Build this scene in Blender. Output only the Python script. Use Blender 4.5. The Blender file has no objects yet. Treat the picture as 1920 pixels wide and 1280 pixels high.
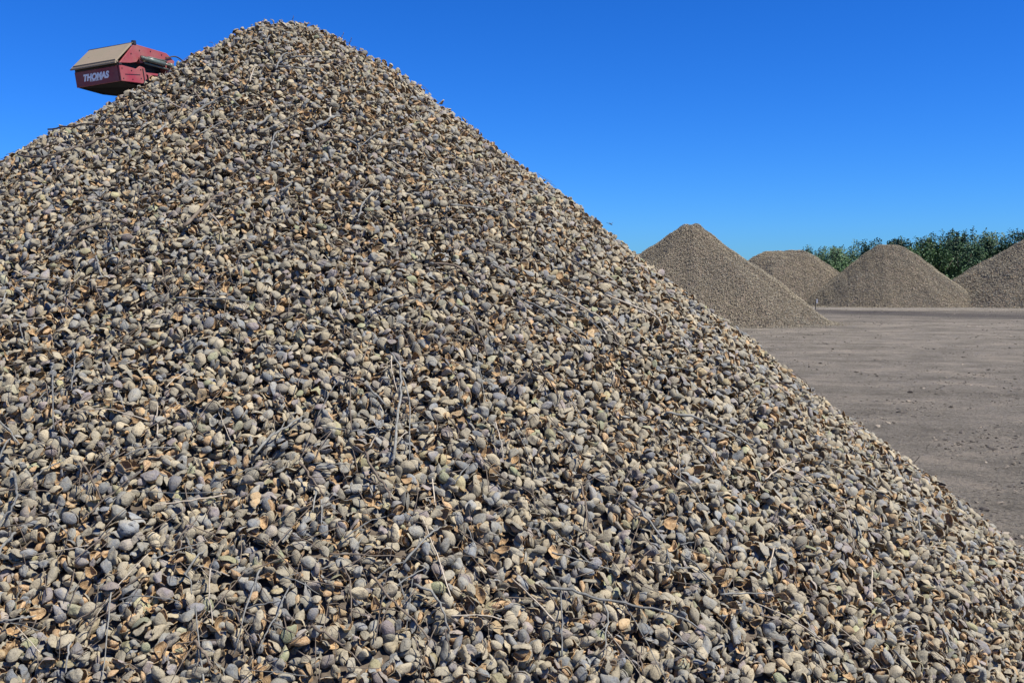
import bpy, bmesh, math, random
import numpy as np
from mathutils import Vector, Matrix, Euler

random.seed(5)
RNG = np.random.default_rng(11)
S = bpy.context.scene
COL = S.collection

# ------------------------------------------------------------ camera, sky, sun
FPX = 1867.0                                   # focal length in photo pixels (1920 wide)
PITCH = math.atan(110 / FPX)
CAMH = 1.6
cam = bpy.data.cameras.new('camera')
cam.sensor_width = 36.0
cam.lens = FPX / 1920 * 36.0
cam.clip_start = 0.05
cam.clip_end = 3000
camo = bpy.data.objects.new('camera', cam)
camo.location = (0, 0, CAMH)
camo.rotation_euler = (math.radians(90) - PITCH, 0, 0)
COL.objects.link(camo)
S.camera = camo

SUN_EL, SUN_AZ = 55.0, 116.0                   # azimuth clockwise from the view direction
w = bpy.data.worlds.new('World'); S.world = w; w.use_nodes = True
nt = w.node_tree; nt.nodes.clear()
sky = nt.nodes.new('ShaderNodeTexSky'); sky.sky_type = 'NISHITA'; sky.sun_disc = False
sky.sun_elevation = math.radians(SUN_EL); sky.sun_rotation = math.radians(SUN_AZ)
sky.altitude = 100; sky.air_density = 1.0; sky.dust_density = 0.2; sky.ozone_density = 3.5
hs = nt.nodes.new('ShaderNodeHueSaturation'); hs.inputs['Saturation'].default_value = 1.25
bg = nt.nodes.new('ShaderNodeBackground'); bg.inputs['Strength'].default_value = 0.105
wo = nt.nodes.new('ShaderNodeOutputWorld')
nt.links.new(sky.outputs[0], hs.inputs['Color'])
EXPO = 0.80
# the clear desert sky of the photograph is a deeper blue than the model's: a per-channel grade of the whole sky
sc_, cc_ = nt.nodes.new('ShaderNodeSeparateColor'), nt.nodes.new('ShaderNodeCombineColor')
nt.links.new(hs.outputs[0], sc_.inputs[0])
for i_, (p_, k_) in enumerate(((1.21, .2025), (1.08, .626), (1.23, .986))):
    a1, a2 = nt.nodes.new('ShaderNodeMath'), nt.nodes.new('ShaderNodeMath'); a1.operation = 'POWER'; a2.operation = 'MULTIPLY'
    a1.inputs[1].default_value = p_; a2.inputs[1].default_value = k_ / 2 ** EXPO
    nt.links.new(sc_.outputs[i_], a1.inputs[0]); nt.links.new(a1.outputs[0], a2.inputs[0]); nt.links.new(a2.outputs[0], cc_.inputs[i_])
nt.links.new(cc_.outputs[0], bg.inputs['Color'])
nt.links.new(bg.outputs[0], wo.inputs['Surface'])
sl = bpy.data.lights.new('sun', 'SUN'); sl.energy = 4.9; sl.angle = math.radians(0.53); sl.color = (1.0, 0.955, 0.88)
so = bpy.data.objects.new('sun', sl); COL.objects.link(so)
e, a = math.radians(SUN_EL), math.radians(SUN_AZ)
so.rotation_euler = Vector((math.sin(a) * math.cos(e), math.cos(a) * math.cos(e), math.sin(e))).to_track_quat('Z', 'Y').to_euler()
S.view_settings.view_transform = 'Standard'; S.view_settings.look = 'None'
S.view_settings.exposure = EXPO; S.view_settings.gamma = 1.0
S.cycles.max_bounces = 6

# ------------------------------------------------------------ helpers
def tag(o, label=None, cat=None, group=None, kind=None):
    if label: o['label'] = label
    if cat: o['category'] = cat
    if group: o['group'] = group
    if kind: o['kind'] = kind
    return o

def link(name, me, mats=(), parent=None):
    for m in mats:
        me.materials.append(m)
    o = bpy.data.objects.new(name, me); COL.objects.link(o)
    if parent: o.parent = parent
    return o

def mesh_np(name, V, Fq, mi=None, smooth=False):
    me = bpy.data.meshes.new(name)
    me.from_pydata([tuple(v) for v in V], [], [tuple(int(i) for i in f) for f in Fq])
    if mi is not None: me.polygons.foreach_set('material_index', np.array(mi, dtype=np.int32))
    if smooth: me.polygons.foreach_set('use_smooth', np.ones(len(me.polygons), dtype=bool))
    me.update(); return me

class MB:
    def __init__(s): s.v = []; s.f = []
    def add(s, V, Fs):
        b = len(s.v); s.v += [tuple(v) for v in V]; s.f += [tuple(b + i for i in f) for f in Fs]
    def box(s, lo, hi):
        x0, y0, z0 = lo; x1, y1, z1 = hi
        s.add([(x0,y0,z0),(x1,y0,z0),(x1,y1,z0),(x0,y1,z0),(x0,y0,z1),(x1,y0,z1),(x1,y1,z1),(x0,y1,z1)],
              [(0,3,2,1),(4,5,6,7),(0,1,5,4),(1,2,6,5),(2,3,7,6),(3,0,4,7)])
    def prism_yz(s, x0, x1, poly):            # polygon in (y, z) extruded along x
        n = len(poly)
        s.add([(x0, y, z) for y, z in poly] + [(x1, y, z) for y, z in poly],
              [tuple(range(n))[::-1], tuple(range(n, 2 * n))] + [(i, (i + 1) % n, (i + 1) % n + n, i + n) for i in range(n)])
    def tube(s, pts, rad, n=10, cap=True):
        pts = [Vector(p) for p in pts]; rs = rad if hasattr(rad, '__len__') else [rad] * len(pts)
        rings = []; up = Vector((0.13, 0.21, 0.97))
        for i, p in enumerate(pts):
            d = (pts[min(i + 1, len(pts) - 1)] - pts[max(i - 1, 0)]).normalized()
            u = d.cross(up)
            if u.length < 1e-3: u = d.cross(Vector((1, 0, 0)))
            u.normalize(); v = d.cross(u)
            rings.append([p + (u * math.cos(2 * math.pi * k / n) + v * math.sin(2 * math.pi * k / n)) * rs[i] for k in range(n)])
        V = [q for r in rings for q in r]
        Fs = [(i * n + k, i * n + (k + 1) % n, (i + 1) * n + (k + 1) % n, (i + 1) * n + k) for i in range(len(pts) - 1) for k in range(n)]
        if cap: Fs += [tuple(range(n))[::-1], tuple(range((len(pts) - 1) * n, len(pts) * n))]
        s.add(V, Fs)
    def build(s, name, mat, parent=None, bevel=0, smooth=False, xf=None):
        V = s.v if xf is None else [tuple(xf(Vector(v))) for v in s.v]
        me = mesh_np(name, V, s.f, smooth=smooth)
        bm = bmesh.new(); bm.from_mesh(me); bmesh.ops.recalc_face_normals(bm, faces=bm.faces); bm.to_mesh(me); bm.free()
        o = link(name, me, [mat], parent)
        if bevel:
            b = o.modifiers.new('bevel', 'BEVEL'); b.width = bevel; b.segments = 2; b.limit_method = 'ANGLE'
        return o

def newmat(name, rough=0.85, spec=0.3):
    m = bpy.data.materials.new(name); m.use_nodes = True
    N, L = m.node_tree.nodes, m.node_tree.links
    b = N['Principled BSDF']; b.inputs['Roughness'].default_value = rough; b.inputs['Specular IOR Level'].default_value = spec
    return m, N, L, b

def noise(N, L, scale, detail=4, rough=0.55, coord='Object', dim='3D', stretch=None):
    tc = N.new('ShaderNodeTexCoord'); n = N.new('ShaderNodeTexNoise'); n.inputs['Scale'].default_value = scale
    n.inputs['Detail'].default_value = detail; n.inputs['Roughness'].default_value = rough
    src = tc.outputs[coord]
    if stretch:
        mp = N.new('ShaderNodeMapping'); mp.inputs['Scale'].default_value = stretch; L.new(src, mp.inputs[0]); src = mp.outputs[0]
    L.new(src, n.inputs['Vector']); return n.outputs['Fac']

def ramp(N, L, fac, stops, interp='LINEAR'):
    r = N.new('ShaderNodeValToRGB'); r.color_ramp.interpolation = interp
    el = r.color_ramp.elements
    while len(el) < len(stops): el.new(0.5)
    for x, (p, c) in zip(el, stops):
        x.position = p; x.color = tuple(c) + (1,) if len(c) == 3 else c
    L.new(fac, r.inputs[0]); return r.outputs[0]

def mix(N, L, fac, A, B, mode='MIX'):
    m = N.new('ShaderNodeMix'); m.data_type = 'RGBA'; m.blend_type = mode
    for s_, v in ((m.inputs[0], fac), (m.inputs[6], A), (m.inputs[7], B)):
        if isinstance(v, (int, float)): s_.default_value = v
        elif isinstance(v, tuple): s_.default_value = v + (1,) if len(v) == 3 else v
        else: L.new(v, s_)
    return m.outputs[2]

def bump(N, L, h, b, strength=0.4, dist=0.01):
    x = N.new('ShaderNodeBump'); x.inputs['Strength'].default_value = strength; x.inputs['Distance'].default_value = dist
    L.new(h, x.inputs['Height']); L.new(x.outputs[0], b.inputs['Normal'])

def mathn(N, L, op, a_, b_=None, clamp=False):
    m = N.new('ShaderNodeMath'); m.operation = op; m.use_clamp = clamp
    for s_, v in zip(m.inputs, (a_, b_)):
        if v is None: continue
        if isinstance(v, (int, float)): s_.default_value = v
        else: L.new(v, s_)
    return m.outputs[0]

# ------------------------------------------------------------ materials
TINTS = [(0.00, (0.45, 0.385, 0.262)), (0.2, (0.372, 0.332, 0.248)), (0.38, (0.298, 0.275, 0.212)), (0.55, (0.275, 0.275, 0.248)),
         (0.72, (0.225, 0.246, 0.262)), (0.84, (0.305, 0.258, 0.250)), (0.93, (0.315, 0.340, 0.205)), (1.0, (0.46, 0.330, 0.185))]
def tint_nodes(N, L):
    at = N.new('ShaderNodeAttribute'); at.attribute_type = 'INSTANCER'; at.attribute_name = 'tint'
    oi = N.new('ShaderNodeObjectInfo')
    return at.outputs['Fac'], oi.outputs['Random']

def hull_mat():
    m, N, L, b = newmat('almond_hull', 0.9, 0.2)
    t, r = tint_nodes(N, L)
    c = ramp(N, L, t, TINTS)
    n1 = noise(N, L, 2.2, 3); n2 = noise(N, L, 9, 4, 0.7)
    c = mix(N, L, ramp(N, L, n1, [(0.42, (0, 0, 0)), (0.68, (0.55, 0.55, 0.55))]), c, (0.44, 0.385, 0.265))
    c = mix(N, L, ramp(N, L, n2, [(0.30, (0.75, 0.75, 0.75)), (0.48, (0, 0, 0))]), c, (0.12, 0.085, 0.06))
    c = mix(N, L, 1.0, c, ramp(N, L, r, [(0, (0.72, 0.72, 0.72)), (1, (1.22, 1.2, 1.16))]), 'MULTIPLY')
    L.new(c, b.inputs['Base Color'])
    bump(N, L, mathn(N, L, 'ADD', n2, noise(N, L, 6, 5, .7, stretch=(.5, 2.2, 2.2))), b, 0.8, 0.003); return m
def inner_mat():
    m, N, L, b = newmat('almond_hull_inside', 0.85, 0.2)
    t, r = tint_nodes(N, L)
    n1 = noise(N, L, 4.5, 5, 0.72, stretch=(1, 3, 3))
    c = ramp(N, L, n1, [(0.3, (0.13, 0.070, 0.032)), (0.48, (0.33, 0.228, 0.125)), (0.68, (0.56, 0.45, 0.285))])
    c = mix(N, L, 1.0, c, ramp(N, L, r, [(0, (0.65, 0.60, 0.55)), (1, (1.25, 1.16, 1.05))]), 'MULTIPLY')
    L.new(c, b.inputs['Base Color']); bump(N, L, n1, b, 0.5, 0.002); return m
def shell_mat():
    m, N, L, b = newmat('almond_shell', 0.8, 0.25)
    n1 = noise(N, L, 9, 3, 0.7, stretch=(0.6, 2, 2)); t, r = tint_nodes(N, L)
    c = ramp(N, L, n1, [(0.35, (0.30, 0.165, 0.075)), (0.5, (0.52, 0.36, 0.20)), (0.7, (0.64, 0.49, 0.31))])
    c = mix(N, L, 1.0, c, ramp(N, L, r, [(0, (0.7, 0.68, 0.66)), (1, (1.1, 1.08, 1.05))]), 'MULTIPLY')
    L.new(c, b.inputs['Base Color']); bump(N, L, n1, b, 0.8, 0.003); return m
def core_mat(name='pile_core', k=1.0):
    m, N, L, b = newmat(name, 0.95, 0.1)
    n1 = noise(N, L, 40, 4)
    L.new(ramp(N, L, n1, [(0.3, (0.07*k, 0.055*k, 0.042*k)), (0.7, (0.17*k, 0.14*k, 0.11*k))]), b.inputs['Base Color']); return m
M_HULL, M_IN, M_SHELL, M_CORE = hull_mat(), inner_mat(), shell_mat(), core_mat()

def far_nut_mat(name, stops):
    m, N, L, b = newmat(name, 0.92, 0.15)
    a1, a2 = N.new('ShaderNodeAttribute'), N.new('ShaderNodeAttribute'); a1.attribute_name = 'tint'; a2.attribute_name = 'rnd'
    t, r = a1.outputs['Fac'], a2.outputs['Fac']
    c = ramp(N, L, t, stops)
    c = mix(N, L, 1.0, c, ramp(N, L, r, [(0, (0.5, 0.5, 0.5)), (1, (1.45, 1.44, 1.42))]), 'MULTIPLY')
    L.new(c, b.inputs['Base Color']); return m
M_FARNUT = far_nut_mat('far_almond_hull', [(0, (0.345, 0.295, 0.205)), (0.5, (0.275, 0.247, 0.188)), (0.8, (0.228, 0.222, 0.195)), (1, (0.36, 0.275, 0.17))])
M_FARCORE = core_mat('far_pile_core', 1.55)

def twig_mat(name, c0, c1):
    m, N, L, b = newmat(name, 0.8, 0.3)
    n1 = noise(N, L, 60, 4, 0.7); oi = N.new('ShaderNodeObjectInfo')
    c = ramp(N, L, n1, [(0.3, c0), (0.7, c1)])
    c = mix(N, L, 1.0, c, ramp(N, L, oi.outputs['Random'], [(0, (0.75, 0.75, 0.76)), (1, (1.25, 1.22, 1.15))]), 'MULTIPLY')
    L.new(c, b.inputs['Base Color']); bump(N, L, n1, b, 0.6, 0.002); return m
M_TWIG = twig_mat('grey_bark', (0.105, 0.105, 0.098), (0.27, 0.275, 0.26))
M_TWIGD = twig_mat('brown_bark', (0.08, 0.062, 0.048), (0.20, 0.165, 0.13))
M_TWIGP = twig_mat('pale_dry_twig', (0.34, 0.29, 0.22), (0.55, 0.49, 0.40))

# ------------------------------------------------------------ near pile shape (a tipped cone of almonds)
AX, AY, AH, AC = -1.134, 5.133, 2.90, 0.23
SF, SR, SLF = 0.680, 0.658, 0.588
def pile_h(X, Y, rough=True):
    X = np.asarray(X, float); Y = np.asarray(Y, float)
    dx = X - AX; dy = Y - AY; r = np.hypot(dx, dy) + 1e-9; t = np.arctan2(dx, -dy)
    wr = np.clip(np.sin(t), 0, 1) ** 2; wl = np.clip(-np.sin(t), 0, 1) ** 2
    T = math.tan(SF) * (1 - wr - wl) + math.tan(SR) * wr + math.tan(SLF) * wl
    h = AH - T * (np.sqrt(r * r + AC * AC) - AC)
    if rough:
        h = h + 0.016 * np.sin(5.1 * X + 2.3 * Y + 1.3) * np.sin(4.3 * Y - 2.7 * X) + 0.012 * np.sin(11.3 * X + 1.7) * np.sin(9.7 * Y + 6 * X)
        h = h - 0.055 * np.exp(-((X + 1.85) ** 2 + (Y - 4.95) ** 2) / .16)
        h = h + 0.010 * np.sin(9 * t + 2.0 * r) * np.clip(r, 0, 1)
    return h
def pile_n(X, Y):
    d = 0.04
    gx = (pile_h(X + d, Y) - pile_h(X - d, Y)) / (2 * d); gy = (pile_h(X, Y + d) - pile_h(X, Y - d)) / (2 * d)
    n = np.stack([-gx, -gy, np.ones_like(gx)], -1); return n / np.linalg.norm(n, axis=-1, keepdims=True)
TS = np.linspace(0.9, 9, 2700)
def on_pile(px, py):
    """a point of the pile's slope, found along the direction seen at photo pixel px, py"""
    x = (px - 960) / FPX; y = (640 - py) / FPX
    d = np.array([x, math.cos(PITCH) + y * math.sin(PITCH), -math.sin(PITCH) + y * math.cos(PITCH)])
    X, Y, Z = d[0] * TS, d[1] * TS, CAMH + d[2] * TS
    m = Z < pile_h(X, Y)
    if m.any():
        i = int(np.argmax(m))
    else:
        i = int(np.argmin(Z - pile_h(X, Y)))
    return Vector((X[i], Y[i], Z[i])), TS[i]

# ------------------------------------------------------------ almond prototypes (length 1)
def bend(P, kx, ky, wob, ph):
    P = P.copy(); x, y, z = P[:, 0], P[:, 1], P[:, 2]
    z = z + kx * x * x + ky * y * y
    z = z + wob * 0.10 * np.sin(5 * x + ph) * np.cos(4 * y + 2 * ph) + wob * 0.05 * np.sin(11 * y + ph * 3) * np.cos(9 * x - ph)
    y = y + wob * 0.06 * np.sin(6 * x + ph * 1.7)
    return np.stack([x, y, z], 1)
def outline(u, tip):
    r = 1.0 / (1 + 0.0)
    x = 0.5 * np.cos(u); y = 0.37 * np.sign(np.sin(u)) * np.abs(np.sin(u)) ** 1.12
    k = np.clip(np.cos(u), 0, 1) ** 6
    return x * (1 + tip * k), y * (1 - 0.35 * k)
def half_hull(g, depth=0.3, thick=0.055, nr=6, nu=18, kx=0, ky=0, wob=1.0, tear=0.0, tip=0.16):
    u = np.linspace(0, 2 * np.pi, nu, endpoint=False); ox, oy = outline(u, tip)
    cut = 1 - tear * np.clip(np.sin(3 * u + g.uniform(0, 6)), 0, 1) * g.uniform(0.4, 1, nu)
    P = [(0, 0, depth)]
    rs = [math.sin(math.pi / 2 * (i + 1) / nr) for i in range(nr)]
    for r in rs:
        for k in range(nu):
            rr = r * (cut[k] if r > 0.8 else 1)
            P.append((ox[k] * rr, oy[k] * rr, depth * max(0, 1 - min(rr, 1) ** 1.9) ** .62))
    Q = [(0, 0, depth - thick)]
    for r in rs:
        for k in range(nu):
            rr = r * (cut[k] if r > 0.8 else 1); s_ = 1 - thick * 1.7
            Q.append((ox[k] * rr * s_, oy[k] * rr * s_, (depth - thick) * max(0, 1 - min(rr, 1) ** 1.9) ** .62))
    P, Q = np.array(P), np.array(Q); n = len(P); ph = g.uniform(0, 6)
    V = bend(np.vstack([P, Q]), kx, ky, wob, ph)
    Fs, mi = [], []
    for k in range(nu):
        k2 = (k + 1) % nu
        Fs.append((0, 1 + k, 1 + k2)); mi.append(0); Fs.append((n, n + 1 + k2, n + 1 + k)); mi.append(1)
        for i in range(nr - 1):
            a0, a1, b0, b1 = 1 + i * nu + k, 1 + i * nu + k2, 1 + (i + 1) * nu + k, 1 + (i + 1) * nu + k2
            Fs.append((a0, b0, b1, a1)); mi.append(0)
            Fs.append((n + a0, n + a1, n + b1, n + b0)); mi.append(1)
        o0, o1 = 1 + (nr - 1) * nu + k, 1 + (nr - 1) * nu + k2
        Fs.append((o0, n + o0, n + o1, o1)); mi.append(1)
    return V, Fs, mi
def closed_hull(g, depth=0.3):
    nu, nv = 20, 11; V = []; ph = g.uniform(0, 6); d2 = depth * g.uniform(0.75, 1.05); tip = g.uniform(0.08, 0.24); W = g.uniform(0.29, 0.39)
    for i in range(nv + 1):
        s_ = i / nv; x = -0.5 + s_; prof = max(0.0, 1 - (2 * s_ - 1) ** 2) ** 0.52 * (1 - 0.28 * s_ ** 3)
        if i == nv: x += tip
        if i == nv - 1: x += tip * 0.35
        for k in range(nu):
            a_ = 2 * math.pi * k / nu
            gr = 1 - 0.10 * math.exp(-((math.sin(a_)) / 0.16) ** 2) * (1 if math.cos(a_) > 0 else 0.3)
            V.append((x, W * prof * math.cos(a_) * gr, (depth if math.sin(a_) > 0 else d2) * prof * math.sin(a_) * gr))
    V = bend(np.array(V), g.uniform(-.25, .25), g.uniform(-.25, .25), g.uniform(.3, 1.0), ph)
    Fs = [(i * nu + k, (i + 1) * nu + k, (i + 1) * nu + (k + 1) % nu, i * nu + (k + 1) % nu) for i in range(nv) for k in range(nu)]
    return V, Fs, [0] * len(Fs)
def shell_shape(g, s=0.72):
    V, Fs, mi = closed_hull(g, 0.27); return V * s, Fs, [2] * len(Fs)
def rotv(V, ax, ang, t=(0, 0, 0)):
    return (V @ np.array(Matrix.Rotation(ang, 3, ax)).T) + np.array(t)
def join(parts):
    V, Fs, mi, b = [], [], [], 0
    for v, f, m in parts:
        V.append(v); Fs += [tuple(i + b for i in q) for q in f]; mi += m; b += len(v)
    return np.vstack(V), Fs, mi

PROTO = []      # (kind, hull parts, shell part or None)
g = np.random.default_rng(3)
def U(a_, b_): return g.uniform(a_, b_)
for i in range(8): PROTO.append(('closed', [closed_hull(g, U(.19, .29))], None))
for i in range(12): PROTO.append(('half', [half_hull(g, U(.2, .38), kx=U(-.45, .45), ky=U(-.5, .9), wob=U(.4, 1.5), tear=U(0, .25), thick=.045)], None))
for i in range(8):
    V, f, m = half_hull(g, U(.12, .34), kx=U(.5, 1.5) * random.choice((-1, 1)), ky=U(-1.2, 1.2), wob=U(1, 2.6), tear=U(.2, .7), thick=.045); PROTO.append(('curled', [(V * (1, .85, 1), f, m)], None))
for i in range(8):
    op = U(.15, .75); d = U(.22, .3)
    A_ = half_hull(g, d, wob=U(.4, 1.3), kx=U(-.3, .2), tear=U(0, .2)); B_ = half_hull(g, d, wob=U(.4, 1.3), kx=U(-.3, .2), tear=U(0, .2))
    va = rotv(A_[0] + np.array([0, .38, 0]), 'X', op, (0, -.38, 0.0))
    vb = rotv((B_[0] * (1, 1, -1)) + np.array([0, .38, 0]), 'X', -op, (0, -.38, -0.01))
    fb = [q[::-1] for q in B_[1]]
    sh = shell_shape(g, U(.66, .76)) if i % 4 != 3 else None
    if sh: sh = (sh[0] + np.array([0, U(0.02, .12), 0]), sh[1], sh[2])
    PROTO.append(('split', [(va, A_[1], A_[2]), (vb, fb, B_[2])], sh))
for i in range(2): PROTO.append(('bare', [], shell_shape(g, U(.72, .8))))
PROTO_W = {'closed': 1.2, 'half': 1.2, 'curled': 0.95, 'split': 2.0, 'bare': 0.7}

pcol = bpy.data.collections.new('almond_shapes')
hull_me, shell_me = [], []
for i, (kind, hp, sp) in enumerate(PROTO):
    parts = hp + ([sp] if sp else [])
    V, f, m = join(parts)
    me = mesh_np('almond_shape', V, f, m, smooth=True)
    for mm in (M_HULL, M_IN, M_SHELL): me.materials.append(mm)
    po = bpy.data.objects.new('shape_%02d' % i, me); pcol.objects.link(po)
    hm = sm = None
    if hp:
        V, f, m = join(hp); hm = mesh_np('almond_hull', V, f, m, smooth=True)
        for mm in (M_HULL, M_IN, M_SHELL): hm.materials.append(mm)
    if sp:
        sm = mesh_np('almond_shell', sp[0], sp[1], sp[2], smooth=True)
        for mm in (M_HULL, M_IN, M_SHELL): sm.materials.append(mm)
    hull_me.append(hm); shell_me.append(sm)
pw = np.array([PROTO_W[p[0]] for p in PROTO]); pw /= pw.sum()


def far_mesh(name, coreV, coreF, pts, eul, scl, tint, rnd):
    """core surface and every far almond as real faces of one mesh"""
    base = np.array([(-.5, 0, 0), (-.1, -.38, .02), (.55, 0, .02), (-.05, .38, 0), (-.12, -.05, .34), (.2, .1, .26), (0, 0, -.1)], float)
    tri = np.array([(0, 1, 4), (1, 2, 5), (1, 5, 4), (2, 3, 5), (3, 4, 5), (3, 0, 4), (0, 6, 1), (1, 6, 2), (2, 6, 3), (3, 6, 0)])
    cx, sx_, cy, sy_, cz, sz_ = [f(eul[:, i]) for i in range(3) for f in (np.cos, np.sin)]
    R_ = np.empty((len(pts), 3, 3))
    R_[:, 0, 0] = cz * cy; R_[:, 0, 1] = cz * sy_ * sx_ - sz_ * cx; R_[:, 0, 2] = cz * sy_ * cx + sz_ * sx_
    R_[:, 1, 0] = sz_ * cy; R_[:, 1, 1] = sz_ * sy_ * sx_ + cz * cx; R_[:, 1, 2] = sz_ * sy_ * cx - cz * sx_
    R_[:, 2, 0] = -sy_; R_[:, 2, 1] = cy * sx_; R_[:, 2, 2] = cy * cx
    jit = 1 + .22 * np.random.default_rng(2).normal(size=(len(pts), 7, 3))
    L_ = base[None] * jit * scl[:, None, :]
    V = np.einsum('nij,nkj->nki', R_, L_) + pts[:, None, :]
    nc = len(coreV); F2 = (tri[None] + (np.arange(len(pts)) * 7)[:, None, None] + nc).reshape(-1, 3)
    Fc = np.array(coreF); Fc = np.vstack([Fc[:, [0, 1, 2]], Fc[:, [0, 2, 3]]]); Fa = np.vstack([Fc, F2]).astype(np.int32)
    AV = np.vstack([coreV, V.reshape(-1, 3)]).astype(np.float32)
    me = bpy.data.meshes.new(name); me.vertices.add(len(AV)); me.vertices.foreach_set('co', AV.ravel())
    me.loops.add(Fa.size); me.loops.foreach_set('vertex_index', Fa.ravel()); me.polygons.add(len(Fa))
    me.polygons.foreach_set('loop_start', np.arange(len(Fa), dtype=np.int32) * 3)
    me.polygons.foreach_set('material_index', np.concatenate([np.zeros(len(Fc)), np.ones(len(F2))]).astype(np.int32))
    me.update(calc_edges=True)
    for nm, arr in (('tint', tint), ('rnd', rnd)):
        at = me.attributes.new(nm, 'FLOAT', 'POINT'); at.data.foreach_set('value', np.concatenate([np.zeros(nc), np.repeat(arr, 7)]).astype(np.float32))
    return link(name, me, [M_FARCORE, M_FARNUT])

def scatter(name, coreV, coreF, mat, pts, eul, scl, idx, tint, coll, smooth_core=True):
    """one object: the core surface plus instances of the shapes in coll on its loose vertices"""
    nc = len(coreV); V = np.vstack([np.asarray(coreV, float).reshape(-1, 3), pts])
    me = bpy.data.meshes.new(name); me.vertices.add(len(V)); me.vertices.foreach_set('co', V.astype(np.float32).ravel())
    if len(coreF):
        Fa = np.array(coreF, dtype=np.int32); k = Fa.shape[1]
        me.loops.add(Fa.size); me.loops.foreach_set('vertex_index', Fa.ravel())
        me.polygons.add(len(Fa)); me.polygons.foreach_set('loop_start', np.arange(len(Fa), dtype=np.int32) * k)
        me.polygons.foreach_set('use_smooth', np.full(len(Fa), smooth_core))
    me.update(calc_edges=True)
    def attr(nm, typ, arr, key):
        at = me.attributes.new(nm, typ, 'POINT'); at.data.foreach_set(key, np.ascontiguousarray(arr).ravel())
    z = np.zeros(nc)
    attr('sel', 'FLOAT', np.concatenate([z, np.ones(len(pts))]).astype(np.float32), 'value')
    attr('eul', 'FLOAT_VECTOR', np.vstack([np.zeros((nc, 3)), eul]).astype(np.float32), 'vector')
    attr('scl', 'FLOAT_VECTOR', np.vstack([np.zeros((nc, 3)), scl]).astype(np.float32), 'vector')
    attr('pick', 'INT', np.concatenate([z, idx]).astype(np.int32), 'value')
    attr('tint_src', 'FLOAT', np.concatenate([z, tint]).astype(np.float32), 'value')
    o = link(name, me, [mat])
    ng = bpy.data.node_groups.new(name + '_scatter', 'GeometryNodeTree')
    ng.interface.new_socket('Geometry', in_out='INPUT', socket_type='NodeSocketGeometry')
    ng.interface.new_socket('Geometry', in_out='OUTPUT', socket_type='NodeSocketGeometry')
    N, L = ng.nodes, ng.links
    gi, go = N.new('NodeGroupInput'), N.new('NodeGroupOutput')
    def na(nm, t):
        x = N.new('GeometryNodeInputNamedAttribute'); x.data_type = t; x.inputs['Name'].default_value = nm; return x.outputs['Attribute']
    ci = N.new('GeometryNodeCollectionInfo'); ci.inputs['Collection'].default_value = coll
    ci.inputs['Separate Children'].default_value = True; ci.inputs['Reset Children'].default_value = True
    ip = N.new('GeometryNodeInstanceOnPoints'); ip.inputs['Pick Instance'].default_value = True
    cmp_ = N.new('FunctionNodeCompare'); cmp_.data_type = 'FLOAT'; cmp_.operation = 'GREATER_THAN'
    L.new(na('sel', 'FLOAT'), cmp_.inputs[0]); cmp_.inputs[1].default_value = 0.5
    e2r = N.new('FunctionNodeEulerToRotation'); L.new(na('eul', 'FLOAT_VECTOR'), e2r.inputs[0])
    L.new(gi.outputs[0], ip.inputs['Points']); L.new(cmp_.outputs[0], ip.inputs['Selection'])
    L.new(ci.outputs[0], ip.inputs['Instance']); L.new(na('pick', 'INT'), ip.inputs['Instance Index'])
    L.new(e2r.outputs[0], ip.inputs['Rotation']); L.new(na('scl', 'FLOAT_VECTOR'), ip.inputs['Scale'])
    st = N.new('GeometryNodeStoreNamedAttribute'); st.data_type = 'FLOAT'; st.domain = 'INSTANCE'; st.inputs['Name'].default_value = 'tint'
    L.new(ip.outputs[0], st.inputs['Geometry']); L.new(na('tint_src', 'FLOAT'), st.inputs['Value'])
    jg = N.new('GeometryNodeJoinGeometry'); L.new(gi.outputs[0], jg.inputs[0]); L.new(st.outputs[0], jg.inputs[0])
    L.new(jg.outputs[0], go.inputs[0])
    md = o.modifiers.new('scatter', 'NODES'); md.node_group = ng
    return o

def orient(n, tiltsig, rng, flip=0.35, slide=None):
    """euler angles that lay the shape's z near the slope normal n, with random tilt, spin and flip"""
    m = len(n); z = n + rng.normal(size=(m, 3)) * tiltsig; z /= np.linalg.norm(z, axis=1, keepdims=True)
    z = np.where((rng.random(m) < flip)[:, None], -z, z)
    x = rng.normal(size=(m, 3)); x -= (x * z).sum(1, keepdims=True) * z; x /= np.linalg.norm(x, axis=1, keepdims=True)
    y = np.cross(z, x)
    ey = -np.arcsin(np.clip(x[:, 2], -1, 1)); ex = np.arctan2(y[:, 2], z[:, 2]); ez = np.arctan2(x[:, 1], x[:, 0])
    return np.stack([ex, ey, ez], 1)

def jgrid(x0, x1, y0, y1, s, rng, jit=0.33):
    nx, ny = int((x1 - x0) / s), int((y1 - y0) / (s * .87))
    I, J = np.meshgrid(np.arange(nx), np.arange(ny)); X = x0 + (I + 0.5 * (J % 2)) * s; Y = y0 + J * s * .87
    X = X.ravel() + rng.uniform(-jit, jit, X.size) * s; Y = Y.ravel() + rng.uniform(-jit, jit, Y.size) * s
    return X, Y

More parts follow.
